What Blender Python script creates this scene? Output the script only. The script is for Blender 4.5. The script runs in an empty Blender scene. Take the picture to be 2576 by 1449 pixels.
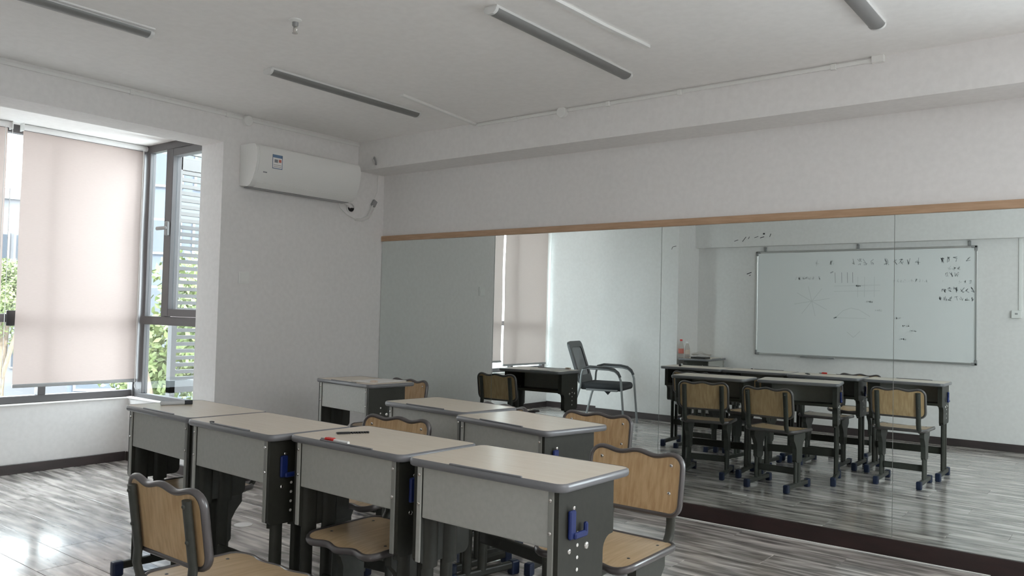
import bpy, bmesh, math, random
from mathutils import Vector, Matrix

C = bpy.context.scene.collection
S = bpy.context.scene
RND = random.Random(7)

# ---------------------------------------------------------------- camera, sky, sun, exposure
cam_d = bpy.data.cameras.new('camera')
cam = bpy.data.objects.new('camera', cam_d)
C.objects.link(cam)
YAW, PITCH, ROLL = 2.2346, 0.0326, 0.0247
F = Vector((math.cos(YAW) * math.cos(PITCH), math.sin(YAW) * math.cos(PITCH), math.sin(PITCH)))
R = Vector((math.sin(YAW), -math.cos(YAW), 0))
U = R.cross(F)
R2 = math.cos(ROLL) * R + math.sin(ROLL) * U
U2 = -math.sin(ROLL) * R + math.cos(ROLL) * U
M = Matrix((R2, U2, -F)).transposed().to_4x4()
M.translation = Vector((4.9949, -4.6238, 1.2185))
cam.matrix_world = M
cam_d.sensor_fit = 'HORIZONTAL'
cam_d.sensor_width = 36.0
cam_d.lens = 2038.6252 / 2576 * 36.0
cam_d.clip_start = 0.01
cam_d.clip_end = 300
S.camera = cam

world = bpy.data.worlds.new('sky')
S.world = world
world.use_nodes = True
wn = world.node_tree.nodes
bg = wn['Background']
bg.inputs['Color'].default_value = (1.0, 0.985, 0.985, 1)
bg.inputs['Strength'].default_value = 7.2

sun_d = bpy.data.lights.new('sun', 'SUN')
sun_d.energy = 6.0
sun_d.angle = 0.02
sun_d.color = (1.0, 0.93, 0.82)
sun = bpy.data.objects.new('sun', sun_d)
C.objects.link(sun)
sun.rotation_euler = Vector((-0.78, 0.02, -0.62)).to_track_quat('-Z', 'Y').to_euler()


def portal(name, loc, direction, sx, sy):
    d = bpy.data.lights.new(name, 'AREA')
    d.shape = 'RECTANGLE'
    d.size, d.size_y = sx, sy
    d.cycles.is_portal = True
    o = bpy.data.objects.new(name, d)
    C.objects.link(o)
    o.location = loc
    o.rotation_euler = Vector(direction).to_track_quat('-Z', 'Z').to_euler()


portal('window_portal', (-1.49, -2.80, 1.49), (1, 0, 0), 3.0, 2.0)
portal('window_portal', (-0.83, -1.27, 1.49), (0, -1, 0), 1.15, 2.0)
portal('window_portal', (6.15, 0.14, 1.55), (0, -1, 0), 1.4, 1.7)  # serves the added window beyond the mirror

S.view_settings.view_transform = 'Standard'
S.view_settings.look = 'None'
S.view_settings.gamma = 1.0
S.view_settings.use_curve_mapping = False
S.view_settings.exposure = 1.46
S.cycles.max_bounces = 16
S.cycles.diffuse_bounces = 10
S.cycles.glossy_bounces = 6
S.cycles.transparent_max_bounces = 16


# ---------------------------------------------------------------- materials
def principled(name, col, rough=0.5, metal=0.0, spec=0.5, coat=0.0):
    m = bpy.data.materials.new(name)
    m.use_nodes = True
    b = m.node_tree.nodes['Principled BSDF']
    b.inputs['Base Color'].default_value = (*col, 1)
    b.inputs['Roughness'].default_value = rough
    b.inputs['Metallic'].default_value = metal
    b.inputs['Specular IOR Level'].default_value = spec
    b.inputs['Coat Weight'].default_value = coat
    b.inputs['Coat Roughness'].default_value = 0.22
    return m


def noisy(name, c1, c2, scale=(1, 1, 1), nscale=8.0, rough=0.5, metal=0.0, bump=0.0, detail=4.0,
          lo=0.35, hi=0.65, spec=0.5, use_random=0.0, coat=0.0, rough_var=0.0):
    """base colour mixed between two colours by stretched noise in object space, optional bump"""
    m = principled(name, c1, rough, metal, spec, coat)
    nt = m.node_tree
    b = nt.nodes['Principled BSDF']
    tc = nt.nodes.new('ShaderNodeTexCoord')
    mp = nt.nodes.new('ShaderNodeMapping')
    mp.inputs['Scale'].default_value = scale
    nt.links.new(tc.outputs['Object'], mp.inputs['Vector'])
    vec = mp.outputs['Vector']
    if use_random:
        oi = nt.nodes.new('ShaderNodeObjectInfo')
        ad = nt.nodes.new('ShaderNodeVectorMath')
        ad.operation = 'MULTIPLY_ADD'
        ad.inputs[1].default_value = (37.0, 53.0, 71.0)
        nt.links.new(oi.outputs['Random'], ad.inputs[0])
        nt.links.new(vec, ad.inputs[2])
        vec = ad.outputs['Vector']
    n = nt.nodes.new('ShaderNodeTexNoise')
    n.inputs['Scale'].default_value = nscale
    n.inputs['Detail'].default_value = detail
    nt.links.new(vec, n.inputs['Vector'])
    r = nt.nodes.new('ShaderNodeMapRange')
    r.inputs['From Min'].default_value = lo
    r.inputs['From Max'].default_value = hi
    nt.links.new(n.outputs['Fac'], r.inputs['Value'])
    mx = nt.nodes.new('ShaderNodeMix')
    mx.data_type = 'RGBA'
    mx.inputs[6].default_value = (*c1, 1)
    mx.inputs[7].default_value = (*c2, 1)
    nt.links.new(r.outputs['Result'], mx.inputs['Factor'])
    nt.links.new(mx.outputs[2], b.inputs['Base Color'])
    if bump:
        bp = nt.nodes.new('ShaderNodeBump')
        bp.inputs['Strength'].default_value = bump
        bp.inputs['Distance'].default_value = 0.002
        nt.links.new(n.outputs['Fac'], bp.inputs['Height'])
        nt.links.new(bp.outputs['Normal'], b.inputs['Normal'])
    if rough_var:
        rr = nt.nodes.new('ShaderNodeMapRange')
        rr.inputs['To Min'].default_value = rough - rough_var
        rr.inputs['To Max'].default_value = rough + rough_var
        nt.links.new(n.outputs['Fac'], rr.inputs['Value'])
        nt.links.new(rr.outputs['Result'], b.inputs['Roughness'])
    return m


MAT = {}
MAT['wall'] = noisy('wall_paint', (0.80, 0.785, 0.775), (0.765, 0.75, 0.74), nscale=30, rough=0.85, bump=0.10, spec=0.2)
MAT['ceiling'] = noisy('ceiling_paint', (0.90, 0.885, 0.87), (0.87, 0.855, 0.84), nscale=25, rough=0.9, bump=0.2, spec=0.15)
MAT['baseboard'] = noisy('baseboard', (0.045, 0.036, 0.036), (0.062, 0.046, 0.046), scale=(1, 1, 6), nscale=5, rough=0.35)
MAT['baseboard_red'] = noisy('mirror_baseboard', (0.022, 0.012, 0.011), (0.034, 0.016, 0.015), scale=(1, 1, 6), nscale=5, rough=0.45)
MAT['trim_wood'] = noisy('wood_trim', (0.50, 0.33, 0.21), (0.42, 0.27, 0.16), scale=(2, 20, 20), nscale=4, rough=0.45)
MAT['plastic_white'] = principled('white_plastic', (0.80, 0.80, 0.78), 0.35)
MAT['plastic_grey'] = principled('grey_plastic', (0.30, 0.30, 0.30), 0.4)
MAT['alu_grey'] = principled('grey_powder_coat', (0.105, 0.10, 0.103), 0.45)
MAT['steel_light'] = noisy('light_grey_enamel', (0.42, 0.42, 0.39), (0.39, 0.39, 0.36), nscale=60, rough=0.42)
MAT['steel_dark'] = noisy('olive_grey_enamel', (0.032, 0.032, 0.025), (0.027, 0.027, 0.021), nscale=50, rough=0.45, spec=0.35)
MAT['steel_shaded'] = principled('shaded_grey_enamel', (0.24, 0.24, 0.22), 0.45)  # light enamel with shade painted in, for the right flange
MAT['chair_steel'] = noisy('chair_grey_enamel', (0.062, 0.064, 0.055), (0.054, 0.056, 0.048), nscale=50, rough=0.42, spec=0.4)
MAT['edge_grey'] = principled('grey_edge_band', (0.16, 0.16, 0.172), 0.30, spec=0.8)
MAT['edge_chair'] = principled('chair_edge_band', (0.070, 0.060, 0.060), 0.30, spec=0.9, coat=0.4)
MAT['desk_wood'] = noisy('desk_laminate', (0.76, 0.67, 0.555), (0.70, 0.60, 0.48), scale=(2, 30, 30), nscale=3, rough=0.30, coat=0.25, use_random=1.0, spec=0.5)
MAT['chair_wood'] = noisy('chair_ply', (0.60, 0.42, 0.235), (0.47, 0.305, 0.155), scale=(26, 26, 1.6), nscale=3, rough=0.35, use_random=1.0)
MAT['seat_wood'] = noisy('chair_seat_ply', (0.58, 0.43, 0.27), (0.47, 0.33, 0.18), scale=(26, 1.6, 26), nscale=3, rough=0.3, use_random=1.0)
MAT['chrome'] = principled('nickel', (0.66, 0.64, 0.61), 0.22, 1.0)
MAT['hole'] = principled('light_through_hole', (0.75, 0.74, 0.70), 0.5)
MAT['blue'] = principled('blue_plastic', (0.008, 0.022, 0.13), 0.4)
MAT['navy'] = principled('navy_plastic', (0.012, 0.022, 0.060), 0.45)
MAT['black'] = principled('black_plastic', (0.012, 0.012, 0.013), 0.4)
MAT['red'] = principled('red_plastic', (0.62, 0.03, 0.025), 0.3)
MAT['paper'] = principled('paper', (0.82, 0.80, 0.78), 0.8)
MAT['print_blue'] = principled('blue_print', (0.13, 0.21, 0.34), 0.6)
MAT['print_grey'] = principled('grey_print', (0.25, 0.26, 0.28), 0.6)
MAT['print_red'] = principled('red_print', (0.55, 0.16, 0.12), 0.6)
MAT['ink'] = principled('marker_ink', (0.40, 0.42, 0.43), 0.7)
MAT['ink_faint'] = principled('faded_marker_ink', (0.62, 0.65, 0.65), 0.6)
MAT['chip'] = principled('bare_plaster_chip', (0.05, 0.05, 0.055), 0.9)
MAT['board'] = principled('whiteboard_enamel', (0.80, 0.82, 0.82), 0.12)
MAT['alu'] = principled('aluminium', (0.72, 0.73, 0.73), 0.3, 1.0)
MAT['mesh_back'] = principled('grey_mesh_cloth', (0.50, 0.51, 0.52), 0.8)
MAT['fabric_dark'] = noisy('dark_fabric', (0.035, 0.037, 0.042), (0.055, 0.057, 0.062), nscale=200, rough=0.9)
MAT['frame_dark'] = principled('dark_chair_frame', (0.07, 0.072, 0.075), 0.4)
MAT['chrome_tube'] = principled('grey_steel_tube', (0.33, 0.34, 0.35), 0.3, 0.3)
MAT['tube_off'] = principled('unlit_diffuser', (0.20, 0.198, 0.195), 0.35)
MAT['tube_side'] = principled('lamp_housing', (0.70, 0.70, 0.69), 0.4)
MAT['leaf'] = noisy('leaf', (0.072, 0.10, 0.030), (0.125, 0.145, 0.055), nscale=1.2, rough=0.6)
MAT['bark'] = noisy('bark', (0.10, 0.075, 0.05), (0.16, 0.12, 0.09), scale=(6, 6, 1), nscale=4, rough=0.9)
MAT['facade_blue'] = noisy('blue_grey_facade', (0.044, 0.054, 0.072), (0.052, 0.062, 0.08), nscale=0.4, rough=0.7)
MAT['facade_white'] = noisy('white_facade', (0.16, 0.158, 0.165), (0.145, 0.143, 0.15), nscale=0.4, rough=0.8)
MAT['facade_pink'] = noisy('pink_facade', (0.12, 0.088, 0.086), (0.105, 0.078, 0.076), nscale=0.4, rough=0.8)
MAT['far_glass'] = principled('far_window_glass', (0.034, 0.042, 0.054), 0.6)
MAT['asphalt'] = noisy('pale_concrete', (0.13, 0.132, 0.135), (0.15, 0.152, 0.155), nscale=2, rough=0.9)
MAT['louver'] = principled('louver_paint', (0.06, 0.06, 0.062), 0.6)
MAT['eraser'] = principled('beige_rubber', (0.60, 0.50, 0.42), 0.7)
MAT['bag'] = principled('white_film', (0.75, 0.77, 0.80), 0.25)


def mat_floor():
    m = noisy('rustic_laminate', (0.68, 0.63, 0.60), (0.29, 0.265, 0.25), scale=(1.1, 9.0, 1.0), nscale=2.2, rough=0.20, coat=0.5,
              detail=5.0, lo=0.36, hi=0.68, use_random=1.0)
    nt = m.node_tree
    b = nt.nodes['Principled BSDF']
    b.inputs['Specular IOR Level'].default_value = 0.9
    b.inputs['Coat Roughness'].default_value = 0.13
    # a second, shorter strip pattern multiplied in: worn lighter dashes
    tc = [n for n in nt.nodes if n.type == 'TEX_COORD'][0]
    oi = [n for n in nt.nodes if n.type == 'OBJECT_INFO'][0]
    mp = nt.nodes.new('ShaderNodeMapping')
    mp.inputs['Scale'].default_value = (3.2, 22.0, 1)
    nt.links.new(tc.outputs['Object'], mp.inputs['Vector'])
    ad = nt.nodes.new('ShaderNodeVectorMath')
    ad.operation = 'MULTIPLY_ADD'
    ad.inputs[1].default_value = (91.0, 17.0, 29.0)
    nt.links.new(oi.outputs['Random'], ad.inputs[0])
    nt.links.new(mp.outputs['Vector'], ad.inputs[2])
    n = nt.nodes.new('ShaderNodeTexNoise')
    n.inputs['Scale'].default_value = 1.0
    n.inputs['Detail'].default_value = 3.0
    nt.links.new(ad.outputs['Vector'], n.inputs['Vector'])
    r = nt.nodes.new('ShaderNodeMapRange')
    r.inputs['From Min'].default_value = 0.38
    r.inputs['From Max'].default_value = 0.62
    r.inputs['To Min'].default_value = 0.50
    r.inputs['To Max'].default_value = 1.35
    nt.links.new(n.outputs['Fac'], r.inputs['Value'])
    old = b.inputs['Base Color'].links[0].from_socket
    mu = nt.nodes.new('ShaderNodeMix')
    mu.data_type = 'RGBA'
    mu.blend_type = 'MULTIPLY'
    mu.inputs['Factor'].default_value = 1.0
    nt.links.new(old, mu.inputs[6])
    nt.links.new(r.outputs['Result'], mu.inputs[7])
    nt.links.new(mu.outputs[2], b.inputs['Base Color'])
    return m


MAT['floor'] = mat_floor()


def mat_mirror():
    m = principled('mirror_glass', (0.74, 0.79, 0.775), 0.0, 1.0)
    return m


MAT['mirror'] = mat_mirror()


def mat_glass(name, tint, refl=0.03):
    m = bpy.data.materials.new(name)
    m.use_nodes = True
    nt = m.node_tree
    nt.nodes.clear()
    out = nt.nodes.new('ShaderNodeOutputMaterial')
    tr = nt.nodes.new('ShaderNodeBsdfTransparent')
    tr.inputs['Color'].default_value = (*tint, 1)
    gl = nt.nodes.new('ShaderNodeBsdfGlossy')
    gl.inputs['Roughness'].default_value = 0.02
    lw = nt.nodes.new('ShaderNodeLayerWeight')
    pw = nt.nodes.new('ShaderNodeMath')
    pw.operation = 'POWER'
    pw.inputs[1].default_value = 5.0
    nt.links.new(lw.outputs['Facing'], pw.inputs[0])
    ma = nt.nodes.new('ShaderNodeMath')
    ma.operation = 'MULTIPLY_ADD'
    ma.inputs[1].default_value = 0.9
    ma.inputs[2].default_value = refl
    nt.links.new(pw.outputs[0], ma.inputs[0])
    mx = nt.nodes.new('ShaderNodeMixShader')
    nt.links.new(ma.outputs[0], mx.inputs['Fac'])
    nt.links.new(tr.outputs[0], mx.inputs[1])
    nt.links.new(gl.outputs[0], mx.inputs[2])
    nt.links.new(mx.outputs[0], out.inputs['Surface'])
    return m


MAT['glass'] = mat_glass('window_glass', (0.80, 0.86, 0.88))
MAT['clear'] = mat_glass('clear_plastic', (0.86, 0.84, 0.82))


def mat_blind():
    m = bpy.data.materials.new('blind_fabric')
    m.use_nodes = True
    nt = m.node_tree
    nt.nodes.clear()
    out = nt.nodes.new('ShaderNodeOutputMaterial')
    tc = nt.nodes.new('ShaderNodeTexCoord')
    mp = nt.nodes.new('ShaderNodeMapping')
    mp.inputs['Scale'].default_value = (1, 4, 60)
    n = nt.nodes.new('ShaderNodeTexNoise')
    n.inputs['Scale'].default_value = 8
    nt.links.new(tc.outputs['Object'], mp.inputs['Vector'])
    nt.links.new(mp.outputs['Vector'], n.inputs['Vector'])
    mxc = nt.nodes.new('ShaderNodeMix')
    mxc.data_type = 'RGBA'
    mxc.inputs[6].default_value = (0.60, 0.50, 0.465, 1)
    mxc.inputs[7].default_value = (0.66, 0.56, 0.52, 1)
    nt.links.new(n.outputs['Fac'], mxc.inputs['Factor'])
    df = nt.nodes.new('ShaderNodeBsdfDiffuse')
    tl = nt.nodes.new('ShaderNodeBsdfTranslucent')
    nt.links.new(mxc.outputs[2], df.inputs['Color'])
    nt.links.new(mxc.outputs[2], tl.inputs['Color'])
    mx = nt.nodes.new('ShaderNodeMixShader')
    mx.inputs['Fac'].default_value = 0.078
    nt.links.new(df.outputs[0], mx.inputs[1])
    nt.links.new(tl.outputs[0], mx.inputs[2])
    nt.links.new(mx.outputs[0], out.inputs['Surface'])
    return m


MAT['blind'] = mat_blind()


# ---------------------------------------------------------------- mesh helpers
class MB:
    def __init__(self):
        self.bm = bmesh.new()

    def _merge(self, b2):
        me = bpy.data.meshes.new('tmp')
        b2.to_mesh(me)
        b2.free()
        self.bm.from_mesh(me)
        bpy.data.meshes.remove(me)

    def box(self, x0, x1, y0, y1, z0, z1, bev=0.0, seg=1, rot=None, about=None):
        b = bmesh.new()
        bmesh.ops.create_cube(b, size=1.0)
        for v in b.verts:
            v.co = Vector(((x0 + x1) / 2 + v.co.x * (x1 - x0), (y0 + y1) / 2 + v.co.y * (y1 - y0), (z0 + z1) / 2 + v.co.z * (z1 - z0)))
        if bev:
            bmesh.ops.bevel(b, geom=list(b.edges), offset=bev, segments=seg, profile=0.5, affect='EDGES')
        if rot is not None:
            bmesh.ops.rotate(b, verts=b.verts, cent=about or ((x0 + x1) / 2, (y0 + y1) / 2, (z0 + z1) / 2), matrix=rot)
        self._merge(b)
        return self

    def prism(self, poly, axis, a, b, bev=0.0):
        """poly: 2D points; axis 'x' -> (y,z), 'y' -> (x,z), 'z' -> (x,y); extruded from a to b"""
        bm = bmesh.new()

        def P(p, t):
            return {'x': (t, p[0], p[1]), 'y': (p[0], t, p[1]), 'z': (p[0], p[1], t)}[axis]
        v0 = [bm.verts.new(P(p, a)) for p in poly]
        v1 = [bm.verts.new(P(p, b)) for p in poly]
        n = len(poly)
        bm.faces.new(v0)
        bm.faces.new(v1[::-1])
        for i in range(n):
            bm.faces.new((v0[i], v1[i], v1[(i + 1) % n], v0[(i + 1) % n]))
        bmesh.ops.recalc_face_normals(bm, faces=bm.faces)
        if bev:
            es = [e for e in bm.edges if all(len(f.verts) == n for f in e.link_faces if len(f.verts) > 4) and any(len(f.verts) == n for f in e.link_faces)]
            bmesh.ops.bevel(bm, geom=es, offset=bev, segments=2, profile=0.5, affect='EDGES')
        self._merge(bm)
        return self

    def tube(self, pts, r, n=8, closed=False, rb=None, up=None):
        """sweep a circle (r) or ellipse (r across, rb along 'up') along pts"""
        bm = bmesh.new()
        pts = [Vector(p) for p in pts]
        rb = rb or r
        rings = []
        N = len(pts)
        prev = None
        for i, p in enumerate(pts):
            if closed:
                t = (pts[(i + 1) % N] - pts[i - 1]).normalized()
            else:
                t = (pts[min(i + 1, N - 1)] - pts[max(i - 1, 0)]).normalized()
            if up is not None:
                u = Vector(up)
                u = (u - u.dot(t) * t)
                u = u.normalized() if u.length > 1e-5 else t.orthogonal().normalized()
            elif prev is None:
                u = t.orthogonal().normalized()
            else:
                u = (prev - prev.dot(t) * t).normalized()
            prev = u
            w = t.cross(u)
            rings.append([bm.verts.new(p + math.cos(2 * math.pi * k / n) * r * w + math.sin(2 * math.pi * k / n) * rb * u) for k in range(n)])
        rng = range(N) if closed else range(N - 1)
        for i in rng:
            a, b = rings[i], rings[(i + 1) % N]
            for k in range(n):
                bm.faces.new((a[k], a[(k + 1) % n], b[(k + 1) % n], b[k]))
        if not closed:
            bm.faces.new(rings[0][::-1])
            bm.faces.new(rings[-1])
        bmesh.ops.recalc_face_normals(bm, faces=bm.faces)
        self._merge(bm)
        return self

    def lathe(self, prof, n=16, c=(0, 0, 0), mat=None):
        """prof: (radius, z) from bottom to top"""
        bm = bmesh.new()
        rings = []
        for r, z in prof:
            rings.append([bm.verts.new((c[0] + max(r, 1e-4) * math.cos(2 * math.pi * k / n), c[1] + max(r, 1e-4) * math.sin(2 * math.pi * k / n), c[2] + z)) for k in range(n)])
        for a, b in zip(rings, rings[1:]):
            for k in range(n):
                bm.faces.new((a[k], a[(k + 1) % n], b[(k + 1) % n], b[k]))
        bm.faces.new(rings[0][::-1])
        bm.faces.new(rings[-1])
        bmesh.ops.recalc_face_normals(bm, faces=bm.faces)
        if mat is not None:
            bmesh.ops.transform(bm, matrix=mat, verts=bm.verts)
        self._merge(bm)
        return self

    def dome(self, c, axis, r, h):
        q = Vector((0, 0, 1)).rotation_difference(Vector(axis)).to_matrix().to_4x4()
        q.translation = Vector(c)
        return self.lathe([(r, 0), (r * 0.9, h * 0.5), (r * 0.5, h * 0.9), (0, h)], 8, mat=q)

    def build(self, name, mat, parent=None, smooth=None):
        me = bpy.data.meshes.new(name)
        self.bm.to_mesh(me)
        self.bm.free()
        me.materials.append(MAT[mat] if isinstance(mat, str) else mat)
        if smooth:
            for p in me.polygons:
                p.use_smooth = True
            me.set_sharp_from_angle(angle=math.radians(smooth))
        o = bpy.data.objects.new(name, me)
        C.objects.link(o)
        if parent is not None:
            o.parent = parent
        return o


def thing(name, label, cat, loc=(0, 0, 0), rz=0.0, group=None):
    o = bpy.data.objects.new(name, None)
    o.empty_display_size = 0.1
    C.objects.link(o)
    o.location = loc
    o.rotation_euler = (0, 0, rz)
    return tag(o, label, cat, group)


def tag(o, label, cat, group=None):
    o['label'] = label
    o['category'] = cat
    if group:
        o['group'] = group
    return o


def struct(o, label=None):
    o['kind'] = 'structure'
    if label:
        o['label'] = label
    return o


def sgroup(name):
    o = bpy.data.objects.new(name, None)
    C.objects.link(o)
    o['kind'] = 'structure'
    return o


def kids(o):
    return [c for c in bpy.data.objects if c.parent == o]


def dup(root, loc, rz, label, group=None):
    r = root.copy()
    C.objects.link(r)
    r.location = loc
    r.rotation_euler = (0, 0, rz)
    r['label'] = label
    if group:
        r['group'] = group
    for ch in kids(root):
        c = ch.copy()
        C.objects.link(c)
        c.parent = r
        for g in kids(ch):
            d = g.copy()
            C.objects.link(d)
            d.parent = c
    return r


def rrect(x0, x1, y0, y1, r, n=5):
    pts = []
    for cx, cy, a0 in ((x1 - r, y1 - r, 0), (x0 + r, y1 - r, 90), (x0 + r, y0 + r, 180), (x1 - r, y0 + r, 270)):
        for k in range(n + 1):
            a = math.radians(a0 + 90 * k / n)
            pts.append((cx + r * math.cos(a), cy + r * math.sin(a)))
    return pts


# ---------------------------------------------------------------- the room
H = 2.573          # ceiling height
WL = -4.66         # whiteboard wall plane
XR = 7.8           # far end of the room behind the camera
NW = -1.33         # inner face of the low wall under the bay window
YR = -1.496        # reveal of the window niche
YP = -4.11         # face of the column beside the niche
YN = -4.28         # far side of the niche

o = struct(MB().box(-1.48, XR + 0.15, WL - 0.15, 0.15, -0.2, -0.012).build('floor', 'floor'), 'rustic grey brown laminate floor of long planks')
floor = o
PW, PL = 0.20, 1.22
row = 0
y = -2.403 + 12 * PW
while y > WL:
    y1 = min(y, 0.0)
    y0 = max(y - PW, WL)
    if y1 - y0 > 0.01:
        x = 0.718 + {0: 0.0, 1: 0.62, 2: 0.31, 3: 0.93}[row % 4] - 4 * PL
        if -2.62 < y1 < -2.59 or -3.03 < y1 < -2.99:
            x = 0.718 - 4 * PL
        while x < XR:
            xa, xb = max(x, -1.33), min(x + PL, XR)
            if xb - xa > 0.02:
                hx, hy = (xb - xa) / 2, (y1 - y0) / 2
                p = MB().box(-hx + 0.0007, hx - 0.0007, -hy + 0.0007, hy - 0.0007, -0.011, 0.0, bev=0.0012).build('floor_plank', 'floor', floor)
                p.location = ((xa + xb) / 2, (y0 + y1) / 2, 0)
            x += PL
    y -= PW
    row += 1

struct(MB().box(-0.27, XR + 0.15, WL - 0.15, 0.15, H, H + 0.2).box(-1.6, -0.27, YN - 0.15, -1.28, 2.49, H + 0.2).build('ceiling', 'ceiling'), 'plain white plastered ceiling')

# wall with the window niche
wb = MB()
wb.box(-0.27, 0, YR, 0.15, -0.2, H)                                  # pier right of the window
wb.box(-0.27, 0, YP, YR, 2.359, H)                                   # lintel over the niche
wb.box(-1.48, NW, YN, -1.416, -0.2, 0.483)                           # low wall under the front glass
wb.box(-1.48, -0.27, -1.416, -1.28, -0.2, 0.483)                     # low wall under the side glass
wback = struct(wb.build('wall_back', 'wall'), 'white wall with a deep window niche')
# mirror wall and its ceiling beam
wr = struct(MB().box(-0.27, 5.45, 0, 0.15, -0.2, H).box(6.85, XR + 0.15, 0, 0.15, -0.2, H).box(5.45, 6.85, 0, 0.15, -0.2, 0.75).box(5.45, 6.85, 0, 0.15, 2.342, H).build('wall_right', 'wall'), 'white wall carrying the mirror')
MB().box(0, XR, -0.288, 0.0, 2.342, H).build('ceiling_beam', 'wall', wr)
# whiteboard wall with column, niche side and beam
wl = MB().box(0.6, XR + 0.15, WL - 0.15, WL, -0.2, H)
wl.box(-0.45, 0.655, WL - 0.15, YP, -0.2, H)
wl.box(-1.6, -0.45, YN - 0.15, YN, -0.2, H)
wleft = struct(wl.build('wall_left', 'wall'), 'white wall carrying the whiteboard')
MB().box(0.655, XR, WL, WL + 0.10, 2.085, H).build('ceiling_beam', 'wall', wleft)
for (x, z, l, a, w) in [(1.176, 2.158, .05, .3, .006), (1.274, 2.17, .07, .9, .007), (1.42, 2.19, .05, .3, .006), (1.49, 2.185, .05, .25, .008),
                        (1.51, 2.225, .022, 0, .018), (1.585, 2.205, .04, 1.2, .007), (1.33, 2.185, .03, 1.1, .006), (1.30, 1.775, .06, .35, .009), (1.31, 1.75, .02, .4, .007)]:
    yy = WL + (0.1005 if z > 2.085 else 0.0005)
    MB().box(x - l / 2, x + l / 2, yy, yy + 0.001, z - w / 2, z + w / 2, rot=Matrix.Rotation(-a, 3, 'Y')).build('paint_chip', 'chip', wleft)
for (x, z, l, a) in [(0.60, 2.07, .05, .2), (0.57, 2.05, .03, 1.2)]:
    MB().box(x - l / 2, x + l / 2, YP + 0.0003, YP + 0.0013, z - .003, z + .003, rot=Matrix.Rotation(-a, 3, 'Y')).build('paint_chip', 'chip', wleft)
# end wall behind the camera
wf = MB().box(XR, XR + 0.15, WL - 0.15, 0.15, -0.2, H)
struct(wf.build('wall_front', 'wall'), 'white end wall behind the camera')

# baseboards
bb = sgroup('baseboard_back')
for i, a in enumerate([(NW, NW + 0.012, -4.28, -1.428), ]):
    MB().box(a[0], a[1], a[2], a[3], 0, 0.07, bev=0.003).build('skirting', 'baseboard', bb)
MB().box(NW + 0.012, -0.27, -1.428, -1.416, 0, 0.07, bev=0.003).build('skirting', 'baseboard', bb)
MB().box(-0.282, 0.012, YR - 0.012, YR, 0, 0.07, bev=0.003).build('skirting', 'baseboard', bb)
MB().box(0, 0.012, YR, -0.012, 0, 0.07, bev=0.003).build('skirting', 'baseboard', bb)
bl = sgroup('baseboard_left')
MB().box(NW, -0.45, YN, YN + 0.012, 0, 0.075, bev=0.003).build('skirting', 'baseboard', bl)
MB().box(-0.462, 0.667, YP, YP + 0.012, 0, 0.075, bev=0.003).build('skirting', 'baseboard', bl)
MB().box(0.655, 0.667, WL, YP, 0, 0.075, bev=0.003).build('skirting', 'baseboard', bl)
MB().box(0.667, XR, WL, WL + 0.012, 0, 0.075, bev=0.003).build('skirting', 'baseboard', bl)
br = sgroup('baseboard_right')
MB().box(0.012, XR, -0.016, 0, 0, 0.092, bev=0.002).build('skirting', 'baseboard_red', br)
MB().tube([(0.3, -0.020, 0.003), (1.4, -0.022, 0.004), (1.75, -0.024, 0.006), (2.05, -0.034, 0.004), (2.3, -0.03, 0.003), (3.2, -0.024, 0.002), (4.4, -0.021, 0.002)], 0.004, n=6).build('sealant_bead', 'plastic_white', br)

# window sill boards
tr = struct(MB().box(NW - 0.07, NW + 0.012, YN, -1.404, 0.483, 0.492, bev=0.002).box(NW, -0.27, -1.428, -1.36, 0.483, 0.492, bev=0.002).build('trim_1', 'wall'), 'white sill board under the bay window')

# mirror: five glass panels, wooden top strip
mirror = thing('wall_mirror', 'long wall mirror of joined glass panels under a wooden strip', 'mirror', (0, 0, 0))
edges = [0.003, 1.213, 2.580, 3.948, 5.315]
for a, b in zip(edges, edges[1:]):
    MB().box(a + 0.0013, b - 0.0013, -0.006, -0.001, 0.092, 1.797).build('glass_panel', 'mirror', mirror)
MB().box(0.003, 5.315, -0.020, -0.0005, 1.797, 1.840, bev=0.002).build('top_strip', 'trim_wood', mirror)


# ---------------------------------------------------------------- windows
def front_window():
    w = sgroup('window_1')
    x0, x1 = -1.435, -1.375
    MB().box(x0, x1, YN, -1.33, 0.492, 0.545, bev=0.003).build('bottom_rail', 'alu_grey', w)
    MB().box(x0, x1, YN, -1.33, 2.43, 2.49, bev=0.003).build('top_rail', 'alu_grey', w)
    ms = [-4.255, -3.57, -2.80, -2.04]
    for m in ms:
        MB().box(x0, x1, m - 0.027, m + 0.027, 0.545, 2.43, bev=0.003).build('mullion', 'alu_grey', w)
    MB().box(-1.44, -1.355, -1.375, -1.29, 0.492, 2.49, bev=0.004).build('corner_post', 'alu_grey', w)
    bays = [(-4.228, -3.597), (-3.543, -2.827), (-2.773, -2.067), (-2.013, -1.375)]
    for a, b in bays:
        MB().box(x0 + 0.005, x1 - 0.005, a, b, 1.075, 1.135, bev=0.003).build('transom', 'alu_grey', w)
        MB().box(-1.408, -1.402, a, b, 0.545, 1.075).build('glass_pane', 'glass', w)
        MB().box(-1.408, -1.402, a, b, 1.135, 2.43).build('glass_pane', 'glass', w)
    MB().box(-1.375, -1.362, -2.30, -2.22, 1.05, 1.16, bev=0.004).build('window_latch', 'black', w)
    return w


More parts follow.
